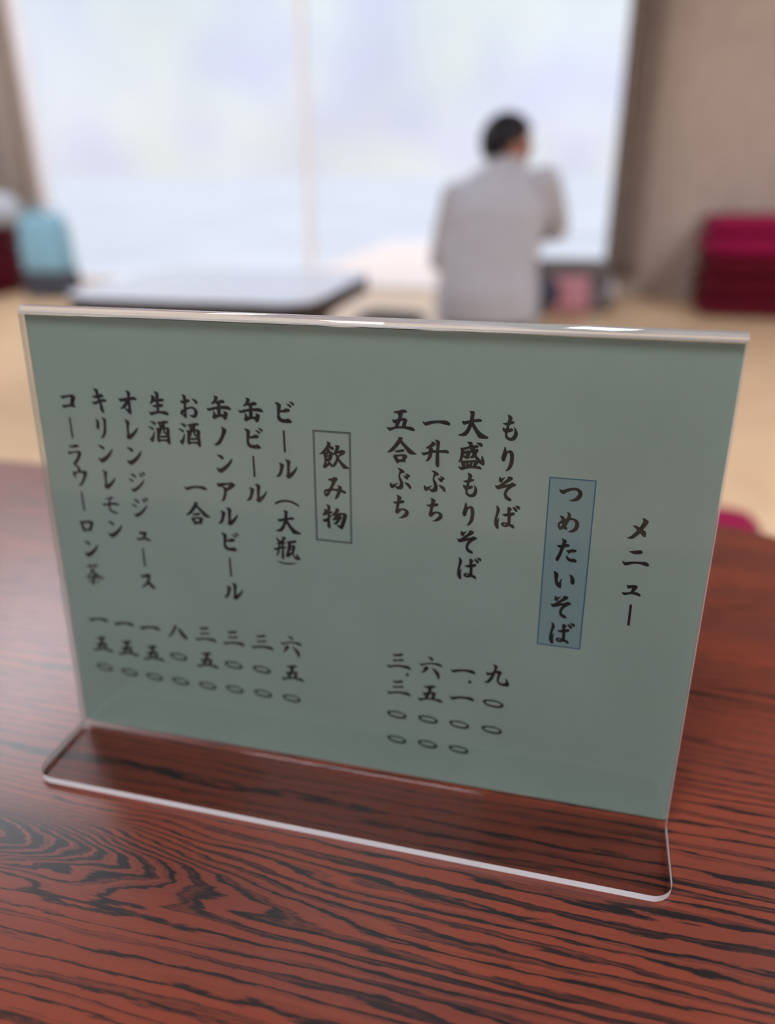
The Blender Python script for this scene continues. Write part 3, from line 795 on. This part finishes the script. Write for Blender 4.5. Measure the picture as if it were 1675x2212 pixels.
def smooth_loop(vals, ox, oy):
    """closed outline through the given points, rounded except at sharp corners (units of 0.05 mm)"""
    P = [Vector((vals[i] / 20 + ox, vals[i + 1] / 20 + oy)) for i in range(0, len(vals), 2)]
    n = len(P)
    if n < 3:
        return P
    sharp = []
    for i in range(n):
        a = (P[i] - P[i - 1])
        b = (P[(i + 1) % n] - P[i])
        if a.length < 1e-6 or b.length < 1e-6:
            sharp.append(True)
            continue
        sharp.append(a.angle(b) > math.radians(62))
    out_ = []
    for i in range(n):
        p0, p1, p2, p3 = P[i - 1], P[i], P[(i + 1) % n], P[(i + 2) % n]
        t1 = (p2 - p1) if sharp[i] else (p2 - p0) * 0.5
        t2 = (p2 - p1) if sharp[(i + 1) % n] else (p3 - p1) * 0.5
        d_ = (p2 - p1).length
        for t in (t1, t2):
            if t.length > 1.3 * d_:
                t *= 1.3 * d_ / t.length
        for k in range(4):
            s_ = k / 4
            h00 = 2 * s_ ** 3 - 3 * s_ ** 2 + 1
            h10 = s_ ** 3 - 2 * s_ ** 2 + s_
            h01 = -2 * s_ ** 3 + 3 * s_ ** 2
            h11 = s_ ** 3 - s_ ** 2
            out_.append(p1 * h00 + t1 * h10 + p2 * h01 + t2 * h11)
    return out_


def to_local(v, z):
    return Vector(((v[0] - SHEET_W / 2) / 1000, (SHEET_H - v[1]) / 1000, z))


def inside(p, loop):
    c_ = False
    j = len(loop) - 1
    for i in range(len(loop)):
        a, b = loop[i], loop[j]
        if (a[1] > p[1]) != (b[1] > p[1]) and p[0] < (b[0] - a[0]) * (p[1] - a[1]) / (b[1] - a[1]) + a[0]:
            c_ = not c_
        j = i
    return c_


def add_glyph(bm, key, cx, cy, z=0.00008):
    outers, holes = GLYPHS[key]
    hl = [smooth_loop(h, cx, cy) for h in holes]
    for o_ in outers:
        lo = smooth_loop(o_, cx, cy)
        mine = [h for h in hl if inside(h[0], lo) or inside(sum(h, Vector((0, 0))) / len(h), lo)]
        loops = [[Vector((p[0], p[1], 0)) for p in lo]] + [[Vector((p[0], p[1], 0)) for p in h] for h in mine]
        flat = [p for lp in loops for p in lp]
        vv = [bm.verts.new(to_local(p, z)) for p in flat]
        for tri in geometry.tessellate_polygon(loops):
            try:
                bm.faces.new([vv[i] for i in tri])
            except ValueError:
                pass


def frame_loop(bm, corners, inset0, inset1, z):
    """outlined box printed on the sheet"""
    cx = sum(c[0] for c in corners) / 4
    cy = sum(c[1] for c in corners) / 4
    rings = []
    for ins in (inset0, inset1):
        rings.append([bm.verts.new(to_local((x + (ins if x < cx else -ins), y + (ins if y < cy else -ins)), z)) for x, y in corners])
    for i in range(4):
        bm.faces.new((rings[0][i], rings[0][(i + 1) % 4], rings[1][(i + 1) % 4], rings[1][i]))


def orient(bm):
    bmesh.ops.recalc_face_normals(bm, faces=bm.faces[:])
    for f in bm.faces:
        if f.normal.z < 0:
            f.normal_flip()


B1 = ((232.9, 55.1), (251.3, 55.1), (252.0, 131.2), (233.6, 131.2))
B2 = ((133.5, 42.9), (150.3, 42.9), (150.6, 93.4), (133.8, 93.4))
bm = bmesh.new()
bm.faces.new([bm.verts.new(to_local(c, 0.00004)) for c in B1])
orient(bm)
link('heading_panel', bm, M_BLUE_FILL, sheet)['label'] = 'pale blue panel behind the cold soba heading'
bm = bmesh.new()
frame_loop(bm, B1, 0, 0.55, 0.00006)
orient(bm)
link('heading_border', bm, M_BLUE_LINE, sheet)['label'] = 'thin dark blue border of the cold soba heading'
bm = bmesh.new()
frame_loop(bm, B2, 0, 0.32, 0.00006)
frame_loop(bm, B2, 0.52, 0.80, 0.00006)
orient(bm)
link('heading_border', bm, M_INK, sheet)['label'] = 'thin double black border of the drinks heading'
WRITING['noodle_heading'] = WRITING['heading'][:6]
WRITING['drink_heading'] = WRITING['heading'][6:]
WRITING['noodle_prices'] = [g_ for g_ in WRITING['prices'] if g_[1] > 150]
WRITING['drink_prices'] = [g_ for g_ in WRITING['prices'] if g_[1] < 150]
for key, nm, lab in (('title', 'title_lettering', 'black brush title at the right of the sheet'),
                     ('noodle_heading', 'noodle_heading_lettering', 'black brush heading on the pale blue panel'),
                     ('drink_heading', 'drink_heading_lettering', 'black brush heading in the double border'),
                     ('noodles', 'noodle_list_lettering', 'four columns of black brush noodle names'),
                     ('drinks', 'drink_list_lettering', 'eight columns of black brush drink names'),
                     ('noodle_prices', 'noodle_price_lettering', 'price numerals under the noodle names'),
                     ('drink_prices', 'drink_price_lettering', 'price numerals under the drink names')):
    bm = bmesh.new()
    for g_, x_, y_ in WRITING[key]:
        add_glyph(bm, g_, x_, y_)
    orient(bm)
    link(nm, bm, M_INK, sheet)['label'] = lab


# ------------------------------------------------------------------ cushions
def cushion_bm(w_, d_, h_, puff=0.55):
    """square floor cushion: pillow section, pinched corners"""
    bm = bmesh.new()
    n = 18
    top, bot = [], []
    for j in range(n + 1):
        rt, rb = [], []
        for i in range(n + 1):
            a, b = i / n * 2 - 1, j / n * 2 - 1
            e_ = (max(0, 1 - a ** 4) * max(0, 1 - b ** 4)) ** 0.24
            pin = 1 - 0.035 * (1 - abs(a * b))
            x, y = a * w_ / 2 * (pin if abs(a) > 0.98 else 1), b * d_ / 2 * (pin if abs(b) > 0.98 else 1)
            mid_ = 0.42 * h_
            dim = 0.10 * h_ * math.exp(-(a * a + b * b) / 0.02)
            rt.append(bm.verts.new((x, y, mid_ + (h_ - mid_) * e_ - dim)))
            rb.append(bm.verts.new((x, y, mid_ - mid_ * e_ * 0.999)))
        top.append(rt)
        bot.append(rb)
    for j in range(n):
        for i in range(n):
            bm.faces.new((top[j][i], top[j][i + 1], top[j + 1][i + 1], top[j + 1][i]))
            bm.faces.new((bot[j][i], bot[j + 1][i], bot[j + 1][i + 1], bot[j][i + 1]))
    bmesh.ops.remove_doubles(bm, verts=bm.verts[:], dist=0.0004)
    return bm


M_MAGENTA = cloth_mat('magenta_cushion', (0.25, 0.003, 0.048), 0.85, 80, 0.15)
M_DARKRED = cloth_mat('dark_red_cushion', (0.095, 0.001, 0.010), 0.85, 80, 0.15)
M_PINK = cloth_mat('pink_cushion', (0.50, 0.22, 0.26), 0.85, 80, 0.12)
M_CREAM = cloth_mat('white_cushion', (0.50, 0.52, 0.56), 0.9, 60, 0.05)


def cushion(loc, rz, w_, d_, h_, m, label, group=None):
    root = empty('floor_cushion', loc, rz)
    link('cover', cushion_bm(w_, d_, h_), m, root, True)
    tf = bmesh.new()
    for k in range(5):                       # tuft thread in the middle
        a = k * math.pi / 2.5
        v_ = bmesh.ops.create_cone(tf, cap_ends=True, segments=5, radius1=0.002, radius2=0.001, depth=0.02)['verts']
        bmesh.ops.rotate(tf, verts=v_, cent=(0, 0, 0), matrix=Matrix.Rotation(math.radians(75), 3, 'Y'))
        bmesh.ops.translate(tf, verts=v_, vec=(0.009, 0, h_ * 0.93))
        bmesh.ops.rotate(tf, verts=v_, cent=(0, 0, 0), matrix=Matrix.Rotation(a, 3, 'Z'))
    link('tuft', tf, m, root)
    tag(root, label, 'cushion', group)
    return root


cushion((0.055, 1.075, 0), 0.0, 0.55, 0.55, 0.088, M_MAGENTA, 'magenta floor cushion lying just past the far edge of the near table')
levels = [(0.000, 0.085, M_DARKRED, 'bottom'), (0.082, 0.085, M_DARKRED, 'second from bottom'), (0.164, 0.085, M_DARKRED, 'third from bottom'),
          (0.246, 0.085, M_MAGENTA, 'fourth from bottom'), (0.328, 0.075, M_MAGENTA, 'topmost')]
for k, (z, h_, m_, nm) in enumerate(levels):
    cushion((0.72 + 0.008 * ((k * 7) % 3 - 1), 3.84 + 0.01 * ((k * 5) % 3 - 1), z), 0.02 * ((k * 3) % 4 - 1.5), 0.50, 0.50, h_, m_,
            ('magenta' if m_ is M_MAGENTA else 'dark crimson') + ' floor cushion, ' + nm + ' of the stack by the right wall',
            'stack of red cushions by the right wall')
pk = cushion((-0.09, 3.56, 0.005), 0.1, 0.19, 0.16, 0.06, M_PINK, 'small pink cushion propped upright at the right of the seated person')
pk.rotation_euler = (math.radians(78), 0, 0.1)
pk.location.z = 0.083
for k in range(4):
    cushion((-3.20 + 0.01 * (k % 2), 3.55, 0.083 * k), 0.03 * (k - 1), 0.46, 0.5, 0.086, M_DARKRED,
            'dark red cushion, ' + ('bottom', 'second from bottom', 'third from bottom', 'fourth from bottom')[k] + ' of the stack at the far left edge',
            'stack of dark red cushions at the left')
cushion((-3.16, 3.55, 0.335), 0.1, 0.46, 0.42, 0.17, M_CREAM, 'white puffy cushion topping the dark red stack at the far left')


# ------------------------------------------------------------------ bags, low box
def soft_box(w_, d_, h_, r, taper=0.92, sub=2, bulge=0.02):
    bm = bmesh.new()
    n = 10
    rings = []
    for j in range(n + 1):
        t = j / n
        k = 1 + (taper - 1) * t
        z = h_ * t
        sh = 1 - (0.10 * max(0, (t - 0.8) / 0.2) ** 2) - 0.05 * max(0, (0.1 - t) / 0.1)
        b_ = 1 + bulge * math.sin(math.pi * t)
        ring = []
        for i in range(32):
            a = 2 * math.pi * i / 32
            c_, s_ = math.cos(a), math.sin(a)
            e_ = 0.35
            x = math.copysign(abs(c_) ** e_, c_) * w_ / 2 * k * sh * b_
            y = math.copysign(abs(s_) ** e_, s_) * d_ / 2 * k * sh * b_
            ring.append(bm.verts.new((x, y, z)))
        rings.append(ring)
    for a, b in zip(rings, rings[1:]):
        for i in range(32):
            bm.faces.new((a[i], a[(i + 1) % 32], b[(i + 1) % 32], b[i]))
    bm.faces.new(rings[0][::-1])
    bm.faces.new(rings[-1])
    return bm


def tube(bm, pts, r, seg=8):
    rings = []
    n = len(pts)
    pts = [Vector(p) for p in pts]
    for i in range(n):
        t = (pts[min(n - 1, i + 1)] - pts[max(0, i - 1)]).normalized()
        up = Vector((0, 1, 0)) if abs(t.y) < 0.9 else Vector((1, 0, 0))
        s_ = t.cross(up).normalized()
        u_ = s_.cross(t)
        rr = r[i] if isinstance(r, (list, tuple)) else r
        rings.append([bm.verts.new(pts[i] + (s_ * math.cos(2 * math.pi * k / seg) + u_ * math.sin(2 * math.pi * k / seg)) * rr) for k in range(seg)])
    for a, b in zip(rings, rings[1:]):
        for k in range(seg):
            bm.faces.new((a[k], a[(k + 1) % seg], b[(k + 1) % seg], b[k]))
    bm.faces.new(rings[0][::-1])
    bm.faces.new(rings[-1])


M_BLUE = cloth_mat('light_blue_canvas', (0.22, 0.42, 0.54), 0.8, 50, 0.08)
M_SLATE = cloth_mat('slate_canvas', (0.06, 0.065, 0.085), 0.8, 50, 0.1)
bag = empty('tote_bag', (-2.70, 3.58, 0), 0.1)
b_up = soft_box(0.24, 0.16, 0.27, 0.03, 0.86)
bmesh.ops.translate(b_up, verts=b_up.verts[:], vec=(0, 0, 0.13))
link('body', b_up, M_BLUE, bag, True)
link('base_panel', soft_box(0.26, 0.17, 0.135, 0.03, 0.96), M_SLATE, bag, True)
for s_ in (-1, 1):
    hb = bmesh.new()
    tube(hb, [(-0.05, s_ * 0.062, 0.385), (-0.045, s_ * 0.06, 0.42), (0, s_ * 0.055, 0.44), (0.045, s_ * 0.06, 0.42), (0.05, s_ * 0.062, 0.385)], 0.006)
    link('handle', hb, M_BLUE, bag, True)
tag(bag, 'light blue bag with a dark base standing at the left of the window', 'bag')

M_BLACK = cloth_mat('black_nylon', (0.012, 0.012, 0.014), 0.6, 50, 0.1)
bb = empty('shoulder_bag', (-0.70, 2.80, 0), -0.2)
link('body', soft_box(0.26, 0.18, 0.115, 0.03, 0.85), M_BLACK, bb, True)
fl = bmesh.new()
tube(fl, [(-0.11, 0, 0.10), (-0.13, -0.05, 0.07), (-0.10, -0.12, 0.012), (0.0, -0.15, 0.010), (0.10, -0.12, 0.012), (0.13, -0.05, 0.07), (0.11, 0, 0.10)], 0.007)
link('strap', fl, M_BLACK, bb, True)
tag(bb, 'small black bag lying on the tatami at the left of the seated person', 'bag')

M_TAUPE = cloth_mat('taupe_vinyl', (0.15, 0.125, 0.12), 0.7, 40, 0.08)
st = empty('legless_chair', (-0.10, 3.80, 0), 0.05)
link('seat_pad', rounded_slab(0.42, 0.36, 0.0, 0.07, 0.05, 0.015), M_TAUPE, st, True)
bk = rounded_slab(0.42, 0.13, 0.0, 0.055, 0.04, 0.015)
bmesh.ops.rotate(bk, verts=bk.verts[:], cent=(0, 0, 0), matrix=Matrix.Rotation(math.radians(80), 3, 'X'))
bmesh.ops.translate(bk, verts=bk.verts[:], vec=(0, 0.165, 0.125))
link('backrest', bk, M_TAUPE, st, True)
tag(st, 'low grey-brown legless chair under the right end of the window', 'chair')


# ------------------------------------------------------------------ the seated person
def ellipsoid(bm, c, r, rot=None, seg=24):
    v_ = bmesh.ops.create_uvsphere(bm, u_segments=seg, v_segments=seg // 2, radius=1.0)['verts']
    bmesh.ops.scale(bm, verts=v_, vec=r)
    if rot is not None:
        bmesh.ops.rotate(bm, verts=v_, cent=(0, 0, 0), matrix=rot)
    bmesh.ops.translate(bm, verts=v_, vec=c)
    return v_


def loft(bm, rings, seg=28):
    """closed tube through elliptical rings (centre, rx, ry, yaw)"""
    rr = []
    for c, rx, ry, yaw in rings:
        ring = []
        for k in range(seg):
            a = 2 * math.pi * k / seg
            x, y = rx * math.cos(a), ry * math.sin(a)
            ring.append(bm.verts.new((c[0] + x * math.cos(yaw) - y * math.sin(yaw), c[1] + x * math.sin(yaw) + y * math.cos(yaw), c[2])))
        rr.append(ring)
    for a, b in zip(rr, rr[1:]):
        for k in range(seg):
            bm.faces.new((a[k], a[(k + 1) % seg], b[(k + 1) % seg], b[k]))
    bm.faces.new(rr[0][::-1])
    bm.faces.new(rr[-1])


def limb(bm, pts, rad, seg=16):
    """tapered limb with round joints"""
    P, R_ = [], []
    for i in range(len(pts) - 1):
        a, b = Vector(pts[i]), Vector(pts[i + 1])
        for k in range(5):
            t = k / 5
            P.append(a.lerp(b, t))
            R_.append(rad[i] + (rad[i + 1] - rad[i]) * t)
    P.append(Vector(pts[-1]))
    R_.append(rad[-1])
    tube(bm, P, R_, seg)
    for p, r in zip(pts, rad):
        ellipsoid(bm, p, (r, r, r), None, 16)


def fuse(name, bm, m, parent, voxel, smooth_iter=4):
    """merge overlapping volumes into one continuous skin"""
    tmp = bpy.data.meshes.new('tmp')
    bm.to_mesh(tmp)
    bm.free()
    o = bpy.data.objects.new('tmp', tmp)
    COL.objects.link(o)
    r_ = o.modifiers.new('r', 'REMESH')
    r_.mode = 'VOXEL'
    r_.voxel_size = voxel
    s_ = o.modifiers.new('s', 'SMOOTH')
    s_.iterations = smooth_iter
    s_.factor = 0.5
    dg = bpy.context.evaluated_depsgraph_get()
    dg.update()
    me = bpy.data.meshes.new_from_object(o.evaluated_get(dg))
    me.name = name
    me.materials.clear()
    me.materials.append(m)
    for p in me.polygons:
        p.use_smooth = True
    bpy.data.objects.remove(o)
    q = bpy.data.objects.new(name, me)
    COL.objects.link(q)
    q.parent = parent
    return q


M_SKIN = mat('skin', (0.36, 0.17, 0.11), 0.55, 0.4)
M_HAIR = cloth_mat('black_hair', (0.012, 0.010, 0.014), 0.5, 90, 0.3)
M_SHIRT = cloth_mat('pale_grey_shirt', (0.42, 0.42, 0.46), 0.9, 18, 0.05, 0.3)
M_TROUSERS = cloth_mat('dark_trousers', (0.05, 0.055, 0.08), 0.9, 40, 0.1)

PX, PY = -0.35, 3.0
person = empty('person', (PX, PY, 0))
# joints, relative to the floor point below the pelvis
pel = Vector((-0.015, -0.03, 0.17))
che = Vector((0.0, 0.0, 0.47))
neck = Vector((0.018, 0.02, 0.60))
head = Vector((0.022, 0.05, 0.672))
shL, shR = Vector((-0.145, 0.01, 0.50)), Vector((0.165, 0.02, 0.545))
elL, wrL = Vector((-0.205, 0.07, 0.28)), Vector((-0.10, 0.26, 0.22))
elR, wrR = Vector((0.205, 0.13, 0.40)), Vector((0.07, 0.30, 0.36))
hipL, hipR = Vector((-0.11, 0.0, 0.15)), Vector((0.09, 0.0, 0.15))
knL, knR = Vector((-0.19, 0.36, 0.12)), Vector((0.17, 0.36, 0.12))
anL, anR = Vector((-0.09, 0.0, 0.05)), Vector((0.07, 0.0, 0.05))
toL, toR = Vector((-0.06, -0.12, 0.04)), Vector((0.05, -0.12, 0.04))
HY = math.radians(-48)                       # the head turns to the right
Rh = Matrix.Rotation(HY, 3, 'Z') @ Matrix.Rotation(math.radians(-14), 3, 'X')

bm = bmesh.new()
loft(bm, [((pel.x, pel.y, 0.10), 0.15, 0.11, 0), ((pel.x, pel.y, 0.18), 0.17, 0.125, 0), ((pel.x, pel.y + 0.005, 0.28), 0.145, 0.105, 0),
          ((0.0, -0.01, 0.38), 0.15, 0.105, 0.05), ((0.005, 0.0, 0.47), 0.16, 0.10, 0.08), ((0.01, 0.01, 0.54), 0.13, 0.075, 0.08), ((0.016, 0.02, 0.58), 0.06, 0.055, 0)])
limb(bm, [neck - Vector((0, 0, 0.04)), neck + Vector((0.0, 0.012, 0.05))], [0.055, 0.05])
ellipsoid(bm, head + Vector((0, 0, 0.01)), (0.072, 0.090, 0.090), Rh)                       # cranium
ellipsoid(bm, head + Rh @ Vector((0, 0.03, -0.045)), (0.056, 0.062, 0.072), Rh)            # jaw
ellipsoid(bm, head + Rh @ Vector((0, 0.092, -0.018)), (0.010, 0.016, 0.024), Rh)           # nose
ellipsoid(bm, head + Rh @ Vector((0, 0.080, -0.060)), (0.020, 0.009, 0.009), Rh)           # lips
ellipsoid(bm, head + Rh @ Vector((0, 0.072, -0.093)), (0.022, 0.014, 0.016), Rh)           # chin
ellipsoid(bm, head + Rh @ Vector((0, 0.082, 0.022)), (0.048, 0.014, 0.010), Rh)            # brow
for s_ in (-1, 1):
    ellipsoid(bm, head + Rh @ Vector((s_ * 0.072, -0.005, -0.015)), (0.010, 0.020, 0.032), Rh)   # ears
limb(bm, [shL, elL, wrL], [0.050, 0.040, 0.027])
limb(bm, [shR, elR, wrR], [0.050, 0.040, 0.027])
limb(bm, [hipL, knL, anL, toL], [0.085, 0.060, 0.042, 0.035])
limb(bm, [hipR, knR, anR, toR], [0.085, 0.060, 0.042, 0.035])


def hand(bm, w_, d_, up, side):
    """palm, four unequal curled fingers and a thumb from the side of the palm"""
    d_ = d_.normalized()
    up = (up - d_ * up.dot(d_)).normalized()
    lat = d_.cross(up) * side
    pc = w_ + d_ * 0.045
    rot = Matrix((lat, d_, up)).transposed()
    ellipsoid(bm, pc, (0.038, 0.052, 0.016), rot, 16)
    for k, (o_, ln) in enumerate(((-0.028, 0.060), (-0.010, 0.072), (0.009, 0.068), (0.027, 0.052))):
        b0 = pc + d_ * 0.040 + lat * o_
        b1 = b0 + d_ * ln * 0.45 - up * 0.006
        b2 = b1 + (d_ * 0.75 - up * 0.65) * ln * 0.30
        b3 = b2 + (d_ * 0.25 - up * 0.95) * ln * 0.25
        limb(bm, [b0, b1, b2, b3], [0.0095, 0.009, 0.0082, 0.0072], 8)
    t0 = w_ + d_ * 0.025 - lat * 0.030
    t1 = t0 - lat * 0.022 + d_ * 0.028 - up * 0.006
    t2 = t1 + d_ * 0.026 - lat * 0.004 - up * 0.010
    limb(bm, [t0, t1, t2], [0.012, 0.0105, 0.0085], 8)


hand(bm, wrL, wrL - elL, Vector((0, 0, 1)), 1)
hand(bm, wrR, wrR - elR, Vector((0, 0, 1)), -1)
fuse('body', bm, M_SKIN, person, 0.0055, 3)

M_EYE = mat('dark_eyes', (0.02, 0.015, 0.012), 0.2)
for s_ in (-1, 1):
    bm = bmesh.new()
    ellipsoid(bm, head + Rh @ Vector((s_ * 0.030, 0.080, 0.002)), (0.013, 0.010, 0.007), Rh, 12)
    link('eye', bm, M_EYE, person, True)

bm = bmesh.new()
loft(bm, [((pel.x, pel.y, 0.075), 0.195, 0.145, 0), ((pel.x, pel.y, 0.18), 0.195, 0.148, 0), ((pel.x - 0.002, pel.y + 0.005, 0.28), 0.180, 0.128, 0),
          ((0.0, -0.01, 0.38), 0.178, 0.124, 0.05), ((0.005, 0.0, 0.47), 0.182, 0.116, 0.08), ((0.012, 0.01, 0.545), 0.150, 0.088, 0.08), ((0.017, 0.02, 0.600), 0.095, 0.070, 0.05)])
limb(bm, [shL, elL, elL.lerp(wrL, 0.8)], [0.064, 0.056, 0.042])
limb(bm, [shR, elR, elR.lerp(wrR, 0.75)], [0.064, 0.058, 0.042])
loft(bm, [((0.018, 0.022, 0.585), 0.072, 0.066, 0), ((0.020, 0.026, 0.640), 0.064, 0.060, 0)])
fuse('shirt', bm, M_SHIRT, person, 0.008, 5)

bm = bmesh.new()
loft(bm, [((pel.x, pel.y, 0.055), 0.17, 0.13, 0), ((pel.x, pel.y, 0.15), 0.185, 0.138, 0), ((pel.x, pel.y, 0.20), 0.175, 0.128, 0)])
limb(bm, [hipL, knL, anL], [0.098, 0.074, 0.054])
limb(bm, [hipR, knR, anR], [0.098, 0.074, 0.054])
fuse('trousers', bm, M_TROUSERS, person, 0.008, 5)

bm = bmesh.new()
vv = ellipsoid(bm, (0, 0, 0), (0.084, 0.103, 0.100), None, 40)
kill = [v for v in bm.verts if (v.co.y > 0.030 and v.co.z < 0.050) or (v.co.z < -0.072) or (abs(v.co.x) > 0.066 and v.co.z < -0.005 and v.co.y > -0.03)]
bmesh.ops.delete(bm, geom=kill, context='VERTS')
ext = bmesh.ops.extrude_face_region(bm, geom=bm.faces[:])
for g_ in ext['geom']:
    if isinstance(g_, bmesh.types.BMVert):
        g_.co *= 0.90
bmesh.ops.recalc_face_normals(bm, faces=bm.faces[:])
bmesh.ops.rotate(bm, verts=bm.verts[:], cent=(0, 0, 0), matrix=Rh)
bmesh.ops.translate(bm, verts=bm.verts[:], vec=head + Vector((0, 0, 0.012)))
link('hair', bm, M_HAIR, person, True)
tag(person, 'person in a pale grey shirt seated on the tatami with back turned, facing the window', 'person')
